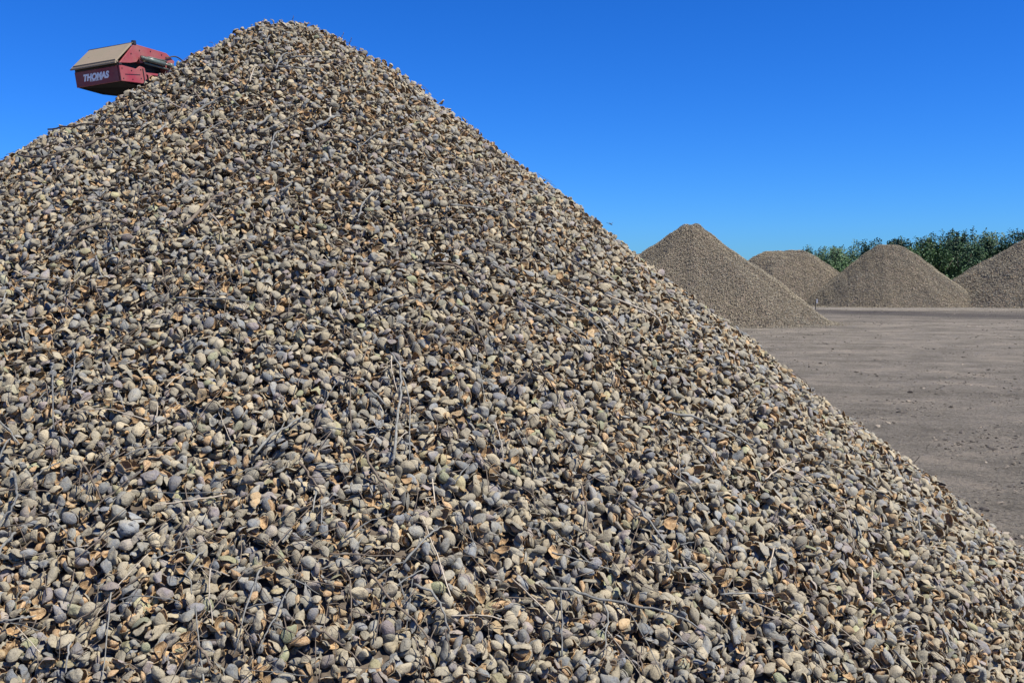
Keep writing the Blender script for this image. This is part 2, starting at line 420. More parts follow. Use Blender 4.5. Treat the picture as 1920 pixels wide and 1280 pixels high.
# ------------------------------------------------------------ the near pile
LEN = 0.0395
LAY = [(0.040, -0.016, .007, 1.1), (0.037, -0.002, .008, 1.0), (0.041, 0.012, .008, .72)]
PT, NR, TI, TOP = [], [], [], []
for li, (sp, off, js, tilt) in enumerate(LAY):
    X, Y = jgrid(AX - 5.2, AX + 5.0, AY - 5.0, AY + 4.6, sp * .755, RNG)
    h = pile_h(X, Y); n = pile_n(X, Y)
    tocam = np.stack([-X, -Y, CAMH - h], -1); dist = np.linalg.norm(tocam, axis=1); facing = (tocam * n).sum(1) / dist
    keep = (h > -0.01) & (RNG.random(len(X)) < np.interp(h, [.6, 1.7], [.78, 1.0])) & ((facing > -0.12) if li < 2 else (facing > -10)) & ((facing > -0.25) | (RNG.random(len(X)) < .55))
    X, Y, h, n = X[keep], Y[keep], h[keep], n[keep]
    m = len(X)
    P = np.stack([X, Y, h], 1) + n * (off + RNG.normal(size=(m, 1)) * js)
    PT.append(P); NR.append(n); TI.append(np.full(m, tilt)); TOP.append(np.full(m, li))
P = np.vstack(PT); NN = np.vstack(NR); TT = np.concatenate(TI)[:, None]; TL = np.concatenate(TOP)
# loose almonds spread on the ground round the foot
m = 5200
th = RNG.uniform(-math.pi, math.pi, m); rr = RNG.exponential(0.16, m)
foot = np.array([AH / (math.tan(SF) * (1 - np.sin(t) ** 2) + math.tan(SR if np.sin(t) > 0 else SLF) * np.sin(t) ** 2) + AC for t in th])
fx = AX + np.sin(th) * (foot - .05 + rr); fy = AY - np.cos(th) * (foot - .05 + rr)
fp = np.stack([fx, fy, np.maximum(pile_h(fx, fy), 0) + .011], 1)
P = np.vstack([P, fp]); NN = np.vstack([NN, np.tile([0, 0, 1.], (m, 1))]); TT = np.vstack([TT, np.full((m, 1), .3)]); TL = np.concatenate([TL, np.full(m, 3)])
M_ = len(P)
EU = orient(NN, TT, RNG, 0.27)
SIZ = np.interp(P[:, 2], [.75, 1.7, 2.6], [1.0, .86, .80])
SC = (LEN * SIZ * RNG.normal(0.98, 0.2, M_).clip(.55, 1.5))[:, None] * np.stack([np.ones(M_), RNG.uniform(.82, 1.12, M_), RNG.uniform(.75, 1.15, M_)], 1)
pw2 = np.array([{'closed': .55, 'half': 1.2, 'curled': 1.9, 'split': 1.7, 'bare': .5}[p[0]] for p in PROTO]); pw2 /= pw2.sum()
IX = np.where(RNG.random(M_) < np.interp(P[:, 2], [.9, 1.9], [.1, .9]), RNG.choice(len(PROTO), M_, p=pw2), RNG.choice(len(PROTO), M_, p=pw))
TN = RNG.choice([0.05, 0.18, 0.3, 0.42, 0.55, 0.68, 0.76, 0.85, 0.93, 0.99], M_, p=[.14, .16, .14, .11, .12, .11, .08, .07, .04, .03]) + RNG.uniform(-.04, .04, M_)
TN = TN.clip(0, 1)

def project(p):
    z = p[:, 2] - CAMH; d = p[:, 1] * math.cos(PITCH) - z * math.sin(PITCH); u = p[:, 1] * math.sin(PITCH) + z * math.cos(PITCH)
    return 960 + FPX * p[:, 0] / d, 640 - FPX * u / d, d
px, py, pd = project(P)
# the 300 that show largest are built one by one further down
score = np.where((px > 8) & (px < 1912) & (py > 8) & (py < 1272) & (TL == 2) & (pd > 0), pd - ((P - np.stack([P[:, 0], P[:, 1], pile_h(P[:, 0], P[:, 1])], 1)) * NN).sum(1) * 14, 99)
pick = np.argsort(score)[:300]
rest = np.ones(M_, bool); rest[pick] = False

gx, gy = np.meshgrid(np.linspace(AX - 5.2, AX + 5.2, 220), np.linspace(AY - 5.2, AY + 5.2, 220))
cv = np.stack([gx, gy, np.maximum(pile_h(gx, gy) - 0.03, -0.03)], -1).reshape(-1, 3)
ii = np.arange(219 * 220).reshape(219, 220)[:, :219].ravel()
cf = np.stack([ii, ii + 1, ii + 221, ii + 220], 1)
cf = cf[(cv[cf][:, :, 2] > -0.029).any(1)]
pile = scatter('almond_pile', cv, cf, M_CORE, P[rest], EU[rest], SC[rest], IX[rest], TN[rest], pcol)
tag(pile, 'great near mound of thousands of harvested almonds in grey brown hulls', 'almonds', 'piles of harvested almonds', 'stuff')

KTXT = {'closed': 'whole almond in a closed', 'half': 'half of an empty almond hull,', 'curled': 'curled and torn almond hull,', 'split': 'almond split open showing its shell, with',
        'bare': 'bare tan almond shell without hull,'}
def tint_word(t):
    return 'light tan' if t < .12 else 'beige' if t < .25 else 'brown' if t < .45 else 'grey' if t < .64 else 'bluish grey' if t < .8 else 'mauve grey' if t < .89 else 'green' if t < .96 else 'orange tan'
def where_txt(x, y):
    c = ['bottom left corner', 'bottom near left corner', 'bottom left of centre', 'bottom just left of centre', 'bottom centre', 'bottom right of centre',
         'bottom well right of centre', 'bottom near right corner'][min(7, max(0, int(x / 240)))]
    return c + ('' if y > 1225 else ', second band' if y > 1170 else ', higher band')
for j in pick:
    kind = PROTO[IX[j]][0]; hm, sm = hull_me[IX[j]], shell_me[IX[j]]
    root = bpy.data.objects.new('almond', hm if hm else sm); COL.objects.link(root)
    root.location = P[j]; root.rotation_euler = EU[j]; root.scale = SC[j]; root['tint'] = float(TN[j])
    tipv = Euler(EU[j]).to_matrix() @ Vector((1, 0, 0)); tip = 'tip right' if tipv.x > .7 else 'tip left' if tipv.x < -.7 else 'tip up' if tipv.z + tipv.y * .4 > 0 else 'tip down'
    wd = tint_word(TN[j]); pl = where_txt(px[j], py[j]); s0 = SC[j][0] / LEN / SIZ[j]; sz_w = 'small ' if s0 < .85 else 'large ' if s0 > 1.12 else ''
    zax = Euler(EU[j]).to_matrix() @ Vector((0, 0, 1)); face = 'hollow side down' if zax.z > .35 else 'hollow side up' if zax.z < -.35 else 'on its edge'
    if kind == 'closed': lab = '%s%s closed almond, %s, %s' % (sz_w, wd, tip, pl)
    elif kind == 'half': lab = '%s%s empty half hull %s, %s' % (sz_w, wd, face, pl)
    elif kind == 'curled': lab = '%s%s torn curled hull %s, %s' % (sz_w, wd, 'upright' if face == 'on its edge' else 'lying flat', pl)
    elif kind == 'split': lab = '%s%s almond split open, %s, %s' % (sz_w, wd, tip, pl)
    else: lab = '%stan bare almond shell, %s, %s' % (sz_w, tip, pl)
    tag(root, lab, 'almond', 'almonds at the front of the near pile')
    if hm and sm:
        c = bpy.data.objects.new('shell', sm); COL.objects.link(c); c.parent = root; c['tint'] = float(TN[j])

# ------------------------------------------------------------ sticks on the near pile
# photo pixels of the ones that can be told apart: (points, thickness in pixels, bark, side twigs)
G, B_, W_ = M_TWIG, M_TWIGD, M_TWIGP
STICKS = [
 ([(735,880),(738,820),(748,760),(748,710),(732,678)],6,G),([(732,678),(733,715),(742,750)],2.5,W_),([(748,710),(760,750),(765,800),(763,880)],4,G),
 ([(764,826),(750,838),(738,852)],2.5,W_),([(1015,1117),(1060,1125),(1110,1142),(1160,1148),(1230,1165),(1270,1180),(1322,1206)],6,G),
 ([(350,445),(385,413),(410,393),(432,386)],5,B_),([(480,868),(510,838),(545,815),(572,795)],6,G),([(34,905),(42,935),(38,965),(20,990),(0,1025)],6,G),
 ([(38,1015),(20,1040),(5,1075),(-4,1100)],6.5,G),([(0,937),(60,938),(112,939)],3,B_),([(160,880),(180,910),(200,955)],5,B_),
 ([(350,1095),(370,1070),(388,1048)],5,G),([(348,1092),(360,1108),(363,1132)],3.5,G),([(400,1083),(396,1130),(403,1187)],3.5,W_),([(233,1140),(265,1136),(300,1141),(342,1144)],3,G),
 ([(0,1184),(40,1182),(77,1172)],5,G),([(140,1220),(135,1250),(129,1280)],5,G),([(440,1150),(460,1190),(480,1212)],4,B_),([(366,1218),(385,1240),(400,1268)],7,B_),
 ([(562,885),(580,915),(607,947)],6,B_),([(592,940),(587,978)],4,G),([(602,955),(603,1003)],4,G),([(685,865),(700,905),(722,935),(733,957)],6,B_),
 ([(805,915),(810,968)],3,W_),([(645,1025),(690,1000),(727,983)],3.5,G),([(752,1072),(775,1045),(800,1020),(819,1004)],5,G),([(705,1100),(735,1078),(752,1070)],4,G),
 ([(693,1093),(720,1130),(745,1155),(780,1190),(803,1216)],5.5,B_),([(772,1110),(800,1128),(820,1160),(836,1198)],6.5,G),([(535,1098),(560,1110),(597,1130)],3.5,G),
 ([(640,1080),(652,1110),(654,1182)],4,B_),([(578,1188),(605,1205),(642,1226)],7,B_),([(527,1163),(508,1200),(490,1237)],3,G),([(838,1170),(890,1173),(947,1179)],3.5,W_),
 ([(600,1085),(628,1072)],3,G),([(745,1100),(757,1142)],3.5,G),([(665,1047),(682,1022)],3.5,G),([(828,1195),(840,1243)],3.5,B_),
 ([(1238,789),(1285,800),(1335,820),(1375,840),(1400,857)],5.5,G),([(1285,832),(1310,860),(1346,907)],4.5,G),([(1138,858),(1155,880),(1169,906)],4,B_),
 ([(1168,953),(1195,985),(1237,1032)],6.5,G),([(1253,903),(1280,930),(1307,962)],4,G),([(1084,925),(1090,965),(1097,1017)],4.5,B_),([(1090,962),(1110,1005)],3,G),
 ([(1240,1045),(1243,1085),(1239,1103)],4,G),([(1258,1080),(1290,1085),(1316,1104)],3.5,G),([(1266,1053),(1295,1080),(1328,1107)],4.5,G),([(1208,1068),(1237,1072)],3,W_),
 ([(1330,1030),(1345,1052),(1359,1080)],3,G),([(1437,1042),(1427,1082)],3.5,W_),([(1265,1035),(1292,1029)],3,G),([(1340,1129),(1400,1130),(1438,1131)],4,G),
 ([(1122,1143),(1128,1180),(1122,1210),(1126,1237)],4.5,G),([(1245,1193),(1270,1220),(1312,1252)],4.5,G),([(1178,1228),(1187,1250),(1196,1282)],5,B_),
 ([(1422,913),(1455,890),(1487,879)],3,W_),([(1448,889),(1490,910),(1537,947)],3,W_),([(1488,914),(1530,935),(1567,967)],4.5,G),([(1540,978),(1549,1007)],4,B_),
 ([(1590,983),(1605,1022)],5,G),([(1709,978),(1712,1012)],4,G),([(1723,983),(1762,1012)],2.5,B_),([(1618,923),(1657,951)],4,G),([(1640,845),(1680,856)],2.5,B_),
 ([(1815,1080),(1850,1118),(1877,1152)],3,G),([(1833,1152),(1877,1157)],2.5,B_),([(1623,1083),(1621,1142)],3,W_),([(1661,1233),(1702,1278)],4,G),([(1755,1193),(1771,1232)],5.5,G),
 ([(1052,500),(1090,525),(1140,555),(1202,581)],3.5,B_),([(1125,570),(1165,590),(1215,613),(1232,626)],3,W_),([(973,583),(1010,603),(1040,625),(1070,645),(1085,661)],3.5,G),
 ([(1038,570),(1085,600),(1120,620),(1160,655)],3,W_),([(978,676),(1005,715),(1030,750),(1049,787)],3.5,B_),([(1142,703),(1143,732)],2.5,W_),([(1233,700),(1287,708)],3,G),
 ([(1440,903),(1480,925),(1520,950)],3,G),([(47,308),(75,317),(105,316),(140,305),(167,293)],3.5,B_),([(165,297),(195,285),(216,274)],5,B_),
 ([(100,260),(140,259),(190,254),(230,255),(277,254)],3,B_),([(323,382),(345,370),(374,357)],3,G),([(398,423),(415,445),(424,467)],2.2,W_),([(143,461),(175,449),(215,440),(234,432)],4.5,B_),
 ([(198,503),(235,495),(272,485)],3,G),([(207,453),(225,480),(239,512)],3,B_),([(187,500),(192,522),(197,542)],3,G),([(0,478),(20,472),(42,466)],4,B_),
 ([(366,487),(385,472),(402,466)],5,G),([(38,548),(70,545),(117,546)],3,G),([(213,297),(237,316)],2.5,G),([(170,399),(200,403),(232,407)],3,G),
 ([(338,577),(380,583),(430,585),(477,587)],3,G),([(283,626),(305,616),(328,609)],3,W_),([(43,623),(47,645),(56,662)],3,G),([(146,672),(152,700),(149,725),(145,747)],4.5,G),
 ([(108,720),(110,770),(112,822)],4,G),([(112,800),(128,830),(149,855)],3.5,B_),([(56,782),(67,768),(80,753)],7,B_),([(-2,800),(25,827),(45,853)],5,G),([(7,882),(18,858),(29,840)],4,G),
 ([(227,750),(233,770),(239,790)],3,G),([(238,871),(275,862),(332,856)],3,G),([(0,600),(15,592),(21,568)],3,G),([(507,306),(513,278),(532,260)],3,G),
 ([(595,257),(615,244),(634,236)],5,G),([(597,301),(608,286),(625,278),(645,280)],4.5,B_),([(640,280),(655,288),(672,303)],4.5,G),([(670,427),(678,402),(701,374)],3,G),([(654,382),(671,360)],3.5,B_),
 ([(757,433),(775,425),(802,419)],5,B_),([(838,402),(880,410),(942,418)],3,G),([(733,320),(750,335),(767,343)],2.5,W_),([(526,379),(549,360)],4,G),([(633,398),(641,424)],4,G),
 ([(808,514),(840,520),(870,535),(897,562)],4.5,B_),([(480,333),(507,350)],4,B_),([(915,514),(947,536)],3.5,G),([(698,288),(748,287)],2.5,B_),([(795,355),(862,356)],2.2,G),
 ([(634,560),(645,580),(657,602)],2.5,W_),([(700,600),(725,586),(759,574)],3.5,G),([(846,590),(870,612),(890,640),(906,684)],4,B_),([(628,717),(660,730),(692,741)],4,B_),
 ([(684,738),(700,760),(722,777)],5.5,G),([(692,857),(706,828)],3,W_),([(616,818),(652,823)],4,G),([(658,826),(710,820),(734,815)],3,G),([(920,806),(930,850),(936,882)],3,W_),
 ([(846,713),(855,740),(858,768)],3.5,B_),([(518,583),(520,602)],3.5,G),([(763,810),(802,806)],3,G),([(838,798),(855,825),(853,842)],3.5,B_),
 ([(617,241),(618,220)],3,W_),([(519,147),(530,125),(547,117)],2.5,G),([(543,126),(602,123)],2.5,G),([(559,127),(578,149)],2.2,G),([(519,142),(545,148),(582,148)],2.5,G),
 ([(471,172),(480,144)],2.2,W_),([(484,253),(510,234)],4.5,G),([(348,251),(375,235),(400,215),(413,206)],4.5,G),([(410,206),(430,204),(451,216)],3,G),([(258,226),(292,207)],4,B_),
 ([(319,207),(352,223)],2.5,W_),([(273,186),(299,198)],2.2,G),([(352,193),(370,188),(386,206)],3.5,B_),([(445,233),(470,225),(500,212)],3.2,B_),([(300,268),(318,250)],3.5,G),
 ([(900,468),(925,476),(950,480)],2.5,B_),([(1050,835),(1070,860),(1080,885)],3.5,B_),([(20,1005),(60,1000),(86,988)],3,B_),([(870,1003),(880,1035)],3,G),([(958,1085),(980,1110),(1000,1122)],4,B_)]
def smooth_line(P_, n):
    P_ = [Vector(p) for p in P_]
    out = []
    for i in range(len(P_) - 1):
        p0, p1, p2, p3 = P_[max(i - 1, 0)], P_[i], P_[i + 1], P_[min(i + 2, len(P_) - 1)]
        for k in range(n):
            t = k / n
            out.append(0.5 * ((2 * p1) + (-p0 + p2) * t + (2 * p0 - 5 * p1 + 4 * p2 - p3) * t * t + (-p0 + 3 * p1 - 3 * p2 + p3) * t ** 3))
    out.append(P_[-1]); return out
def stick_mesh(pts, r, rnd, spurs=True):
    mb = MB(); n = 5 if len(pts) < 4 else 4
    L_ = smooth_line(pts, n); m = len(L_)
    for i in range(1, m): L_[i] = L_[i] + Vector([rnd.uniform(-1, 1) for _ in range(3)]) * r * .8
    R_ = [r * (1.05 - .45 * i / (m - 1)) * rnd.uniform(.88, 1.12) for i in range(m)]
    R_[-1] *= .6
    mb.tube(L_, R_, 7)
    if spurs:
        tot = sum((L_[i + 1] - L_[i]).length for i in range(m - 1))
        for k in range(rnd.choice((1, 2, 2, 3)) if tot > .12 else rnd.choice((0, 1))):
            i = rnd.randrange(1, m - 1); d = (L_[i + 1] - L_[i]).normalized()
            s_ = (d * rnd.uniform(.3, 1) + Vector([rnd.uniform(-1, 1) for _ in range(3)]) * .8).normalized()
            ln = rnd.uniform(.012, .05)
            mb.tube([L_[i], L_[i] + s_ * ln * .5, L_[i] + s_ * ln + Vector((0, 0, rnd.uniform(-.004, .006)))], [R_[i] * .55, R_[i] * .45, R_[i] * .25], 5)
    return mb
ROWS = [(170, 'near the top'), (420, 'on the upper slope'), (640, 'above the middle'), (860, 'on the middle slope'), (1060, 'on the lower slope'), (1400, 'along the bottom')]
def where_stick(x, y):
    row = next(t for v, t in ROWS if y < v)
    edge = ['at the far left', 'on the left', 'left of the middle', 'in the middle', 'right of the middle', 'on the right'][min(5, max(0, int(x / 320)))]
    return '%s, %s' % (row, edge)
def shape_word(xy):
    (x0, y0), (x1, y1) = xy[0], xy[-1]
    dx, dy = x1 - x0, y1 - y0
    if abs(dy) > 2.2 * abs(dx): d = 'upright'
    elif abs(dx) > 3.2 * abs(dy): d = 'level'
    elif dx * dy > 0: d = 'right-sloping'
    else: d = 'left-sloping'
    ln = math.hypot(dx, dy)
    return ('long ' if ln > 85 else 'short ' if ln < 38 else ''), d
def add_stick(xy, t, mat, pts, r, rnd, group):
    mb = stick_mesh(pts, r, rnd)
    c = Vector(pts[len(pts) // 2])
    mb.v = [tuple(Vector(v) - c) for v in mb.v]
    o = mb.build('stick', mat, smooth=True); o.location = c
    ln, d = shape_word(xy)
    col_ = {'grey_bark': 'grey', 'brown_bark': 'dark brown', 'pale_dry_twig': 'pale thin'}[mat.name]
    th_ = 'thick ' if t >= 5 else 'slender ' if t <= 2.6 and mat is not M_TWIGP else ''
    cx = sum(p[0] for p in xy) / len(xy); cy = sum(p[1] for p in xy) / len(xy)
    tag(o, '%s%s%s %s stick %s' % (ln, th_, col_, d, where_stick(cx, cy)), 'stick', group)
    return o
rs_ = random.Random(9)
for xy, t, mat in STICKS:
    pts = []; D0 = None
    for k, (x, y) in enumerate(xy):
        q, D = on_pile(x, y); n = Vector(pile_n(q.x, q.y))
        lift = (0.047 if 0 < k < len(xy) - 1 else 0.038) + (.008 if y < 620 else 0)
        pts.append(q + n * lift); D0 = D
    add_stick(xy, t, mat, pts, max(.0020, t / 2 * D0 / FPX * (1.2 if xy[0][1] < 620 else .88)), rs_, 'sticks lying among the almonds')
# slighter twigs between them
def rnd_stick(rnd):
    while True:
        x, y = rnd.uniform(5, 1900), rnd.uniform(60, 1275)
        q, D = on_pile(x, y)
        if abs(CAMH + 0 - 0) >= 0 and q.z > .05 and D < 8.9 and q.z <= pile_h(q.x, q.y) + .01: break
    n = Vector(pile_n(q.x, q.y)); down = Vector((n.x, n.y, 0)).normalized()
    d = Vector((rnd.gauss(0, 1), rnd.gauss(0, 1), 0)).normalized() + down * rnd.choice((-.7, .7)); d.normalize()
    ln = rnd.uniform(.06, .24); pts = []
    for s_ in (-.5, 0, .5):
        c = q + d * ln * s_; z = float(pile_h(c.x, c.y)); nn = Vector(pile_n(c.x, c.y))
        pts.append(Vector((c.x, c.y, z)) + nn * (rnd.uniform(.02, .044) if s_ else rnd.uniform(.032, .042)))
    xs, ys, _ = project(np.array([list(p) for p in pts]))
    return list(zip(xs, ys)), pts
for i in range(285 - len(STICKS)):
    xy, pts = rnd_stick(rs_)
    mat = rs_.choice((G, B_, B_, G) if xy[1][1] < 600 else (G, G, B_, G, B_, W_)); r = rs_.uniform(.0012, .0026)
    add_stick(xy, 2.4, mat, pts, r, rs_, 'sticks lying among the almonds')
tw = MB()
for i in range(1300):
    xy, pts = rnd_stick(rs_)
    while i % 3 == 0 and not (xy[1][0] < 1000 and xy[1][1] < 640): xy, pts = rnd_stick(rs_)
    c0 = pts[1]; k0 = rs_.uniform(.25, .55)
    pts = [c0 + (p - c0) * k0 + Vector((rs_.uniform(-1, 1), rs_.uniform(-1, 1), rs_.uniform(-.6, 1))) * .006 for p in pts]
    r0 = rs_.uniform(.0008, .0018); tw.tube(smooth_line(pts, 2), [r0 * q for q in (1, .95, .85, .7, .5)], 5)
o = tw.build('fine_twigs', M_TWIGD, smooth=True)
tag(o, 'fine broken twigs and stems tangled all over the near pile', 'twigs', kind='stuff')
# twigs that stand out against the sky on the pile's outline
for (x, y, dx, dz, lab) in [(1001, 350, .010, .045, 'short twig standing up against the sky halfway down the right outline'),
                            (1095, 428, .075, .028, 'twig pointing out into the sky below the halfway twig on the right outline'),
                            (638, 78, .018, .040, 'twig sticking up from the outline just right of the peak'),
                            (652, 88, .050, -.008, 'level twig jutting out of the outline right of the peak'),
                            (548, 42, .006, .028, 'tiny twig standing on the very top of the near pile'),
                            (655, 84, .012, .030, 'thin twig leaning up beside the level one right of the peak'),
                            (1712, 870, .030, .035, 'curved twig rising from the lower right outline against the dirt yard'),
                            (1176, 480, .070, .004, 'bent twig on the outline where the near pile meets the far pile')]:
    q, D = on_pile(x, y + 3)
    p0 = q + Vector((0, 0, .012)); mb = stick_mesh([tuple(Vector((-dx * .4, 0, -.02))), (dx * .5, 0, dz * .45), (dx, 0, dz)], .0021, rs_, False)
    o = mb.build('stick', M_TWIGD, smooth=True); o.location = p0; tag(o, lab, 'stick', 'sticks lying among the almonds')

# ------------------------------------------------------------ ground
def ground_mat():
    m, N, L, b = newmat('packed_dirt', 0.95, 0.15)
    geo = N.new('ShaderNodeNewGeometry'); sx = N.new('ShaderNodeSeparateXYZ'); L.new(geo.outputs['Position'], sx.inputs[0])
    big = noise(N, L, 0.2, 5, .65); med = noise(N, L, 2.2, 8, .72); fine = noise(N, L, 26, 6, .7)
    c = ramp(N, L, med, [(0.3, (0.230, 0.205, 0.160)), (0.55, (0.295, 0.262, 0.204)), (0.75, (0.34, 0.302, 0.236))])
    c = mix(N, L, ramp(N, L, big, [(0.4, (0, 0, 0)), (0.65, (.8, .8, .8))]), c, (0.305, 0.273, 0.220))
    c = mix(N, L, ramp(N, L, fine, [(0.38, (.7, .7, .7)), (0.52, (0, 0, 0))]), c, (0.085, 0.075, 0.066))
    c = mix(N, L, ramp(N, L, fine, [(0.60, (0, 0, 0)), (0.72, (.55, .55, .55))]), c, (0.29, 0.26, 0.22))
    pat = noise(N, L, .8, 8, .74, stretch=(.9, 1.0, 1))
    c = mix(N, L, ramp(N, L, pat, [(0.36, (1, 1, 1)), (0.50, (0, 0, 0))]), c, (0.155, 0.137, 0.105))
    c = mix(N, L, ramp(N, L, pat, [(0.52, (0, 0, 0)), (0.64, (.85, .85, .85))]), c, (0.39, 0.335, 0.26))
    sm = noise(N, L, 6.5, 8, .78)
    c = mix(N, L, ramp(N, L, sm, [(0.36, (1, 1, 1)), (0.45, (0, 0, 0))]), c, (0.125, 0.108, 0.082))
    c = mix(N, L, ramp(N, L, sm, [(0.54, (0, 0, 0)), (0.66, (.8, .8, .8))]), c, (0.38, 0.325, 0.25))
    # wheel tracks crossing the yard in front of the far piles
    wob = noise(N, L, 0.09, 3, .5); y = mathn(N, L, 'ADD', sx.outputs[1], mathn(N, L, 'MULTIPLY', mathn(N, L, 'SUBTRACT', wob, .5), 9.0))
    y = mathn(N, L, 'ADD', y, mathn(N, L, 'MULTIPLY', sx.outputs[0], 0.16))
    def band(c0, wd, soft):
        d = mathn(N, L, 'ABSOLUTE', mathn(N, L, 'SUBTRACT', y, c0))
        return mathn(N, L, 'SUBTRACT', 1.0, mathn(N, L, 'DIVIDE', mathn(N, L, 'SUBTRACT', d, wd), soft, True), True)
    st = noise(N, L, 0.5, 5, .7, stretch=(.25, 1.6, 1)); brk = ramp(N, L, st, [(0.36, (0.1, 0.1, 0.1)), (0.6, (1, 1, 1))])
    for c0, wd, soft, k in ((58.5, 1.6, 1.6, .8), (54.0, 1.2, 2.0, .7), (49.0, 1.0, 1.6, .55), (44.5, .7, 1.2, .4), (38.0, .5, 1.2, .3)):
        f = mathn(N, L, 'MULTIPLY', mathn(N, L, 'MULTIPLY', band(c0, wd, soft), k), brk)
        c = mix(N, L, f, c, (0.06, 0.054, 0.05))
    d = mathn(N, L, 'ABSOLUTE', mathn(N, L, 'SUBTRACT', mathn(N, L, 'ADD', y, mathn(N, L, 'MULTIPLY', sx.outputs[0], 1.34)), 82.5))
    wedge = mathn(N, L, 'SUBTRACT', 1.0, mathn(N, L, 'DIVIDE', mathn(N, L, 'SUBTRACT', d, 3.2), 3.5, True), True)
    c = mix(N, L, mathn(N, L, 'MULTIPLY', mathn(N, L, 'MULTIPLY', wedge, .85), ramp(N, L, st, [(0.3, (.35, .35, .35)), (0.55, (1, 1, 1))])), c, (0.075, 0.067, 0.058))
    far_ = mathn(N, L, 'MULTIPLY', mathn(N, L, 'SUBTRACT', sx.outputs[1], 59.5), .6, True)
    near_ = mathn(N, L, 'MULTIPLY', mathn(N, L, 'SUBTRACT', 64.5, sx.outputs[1]), .6, True); far_ = mathn(N, L, 'MULTIPLY', far_, near_)
    c = mix(N, L, mathn(N, L, 'MULTIPLY', far_, .8), c, (0.27, 0.245, 0.205))
    L.new(c, b.inputs['Base Color'])
    hgt = mathn(N, L, 'ADD', mathn(N, L, 'MULTIPLY', mathn(N, L, 'ADD', med, sm), 1.6), fine)
    bump(N, L, hgt, b, 1.0, 0.045); return m
mb = MB()
xs = sorted(set([-900, -300, -120, -60, -30] + [i * 1.0 for i in range(-16, 31)] + [34, 42, 60, 120, 300, 900]))
ys = sorted(set([-300, -60, -20, -8] + [i * 1.0 for i in range(-4, 71)] + [76, 90, 120, 200, 400, 900, 1800]))
VV = [(x, y, 0) for y in ys for x in xs]; nx = len(xs)
mb.add(VV, [(j * nx + i, j * nx + i + 1, (j + 1) * nx + i + 1, (j + 1) * nx + i) for j in range(len(ys) - 1) for i in range(nx - 1)])
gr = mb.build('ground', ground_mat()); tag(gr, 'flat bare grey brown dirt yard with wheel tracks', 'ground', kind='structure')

# crumbs, clods and broken hull bits on the dirt
ccol = bpy.data.collections.new('crumb_shapes'); gg = np.random.default_rng(4)
def crumb_mat():
    m, N, L, b = newmat('crumb', 0.95, 0.1); t, r = tint_nodes(N, L)
    L.new(ramp(N, L, t, [(0, (0.06, 0.05, 0.042)), (0.45, (0.13, 0.115, 0.10)), (0.75, (0.22, 0.19, 0.15)), (1, (0.42, 0.36, 0.28))]), b.inputs['Base Color']); return m
cm = crumb_mat()
for i in range(5):
    bm = bmesh.new(); bmesh.ops.create_icosphere(bm, subdivisions=1, radius=.5)
    for v in bm.verts: v.co *= gg.uniform(.6, 1.2); v.co.z *= .55
    me = bpy.data.meshes.new('crumb'); bm.to_mesh(me); bm.free(); me.materials.append(cm)
    ccol.objects.link(bpy.data.objects.new('crumb_%d' % i, me))
for i in range(3):
    V, f, m_ = half_hull(gg, .12, nr=2, nu=7, kx=.5, wob=2, tear=.5)
    me = mesh_np('flake', V, f); me.materials.append(cm); ccol.objects.link(bpy.data.objects.new('crumb_z%d' % i, me))
m = 80000
Yc = 3.2 * (66 / 3.2) ** RNG.random(m); Xc = Yc * RNG.uniform(-.02, .62, m)
clump = np.sin(Xc * 1.9 + np.sin(Yc * .8) * 2) * np.sin(Yc * 1.3 + np.sin(Xc * .9) * 2) + .6 * np.sin(Xc * 5.1 + 1) * np.sin(Yc * 4.3)
k_ = (clump > RNG.uniform(-.4, 1.6, m)) & (pile_h(Xc, Yc) < -.02)
Xc, Yc = Xc[k_], Yc[k_]; m0 = len(Xc)
q_ = 70000; ax_ = RNG.uniform(-.2, 1.3, q_); rad_ = 4.05 + RNG.exponential(1.6, q_)      # hull litter thinning out away from the foot
Xl, Yl = AX + np.sin(ax_ + .55) * rad_, AY - np.cos(ax_ + .55) * rad_
cl_ = np.sin(Xl * 2.3 + 1) * np.sin(Yl * 1.9) + .7 * np.sin(Xl * 6.1) * np.sin(Yl * 5.3 + 2)
k_ = (cl_ > RNG.uniform(-1.0, 1.3, q_)) & (pile_h(Xl, Yl) < -.02) & (Yl > 1); Xc, Yc = np.concatenate([Xc, Xl[k_]]), np.concatenate([Yc, Yl[k_]]); m = len(Xc)
sz = (RNG.lognormal(math.log(.009), .65, m) * (1 + Yc / 30)).clip(.004, .07)
tn = np.where(RNG.random(m) < .25, RNG.uniform(0, .4, m), RNG.uniform(.3, 1, m)); tn[m0:] = RNG.uniform(.35, 1, m - m0); sz[m0:] *= 1.25
db = scatter('ground_debris', np.zeros((0, 3)), [], cm, np.stack([Xc, Yc, sz * .12], 1), orient(np.tile([0, 0, 1.], (m, 1)), .2, RNG, .3),
             sz[:, None] * np.stack([RNG.uniform(.8, 1.8, m), RNG.uniform(.6, 1.1, m), RNG.uniform(.5, 1, m)], 1), RNG.integers(0, 8, m), tn, ccol)
tag(db, 'crumbs, clods and broken hull bits strewn over the dirt yard', 'debris', kind='stuff')

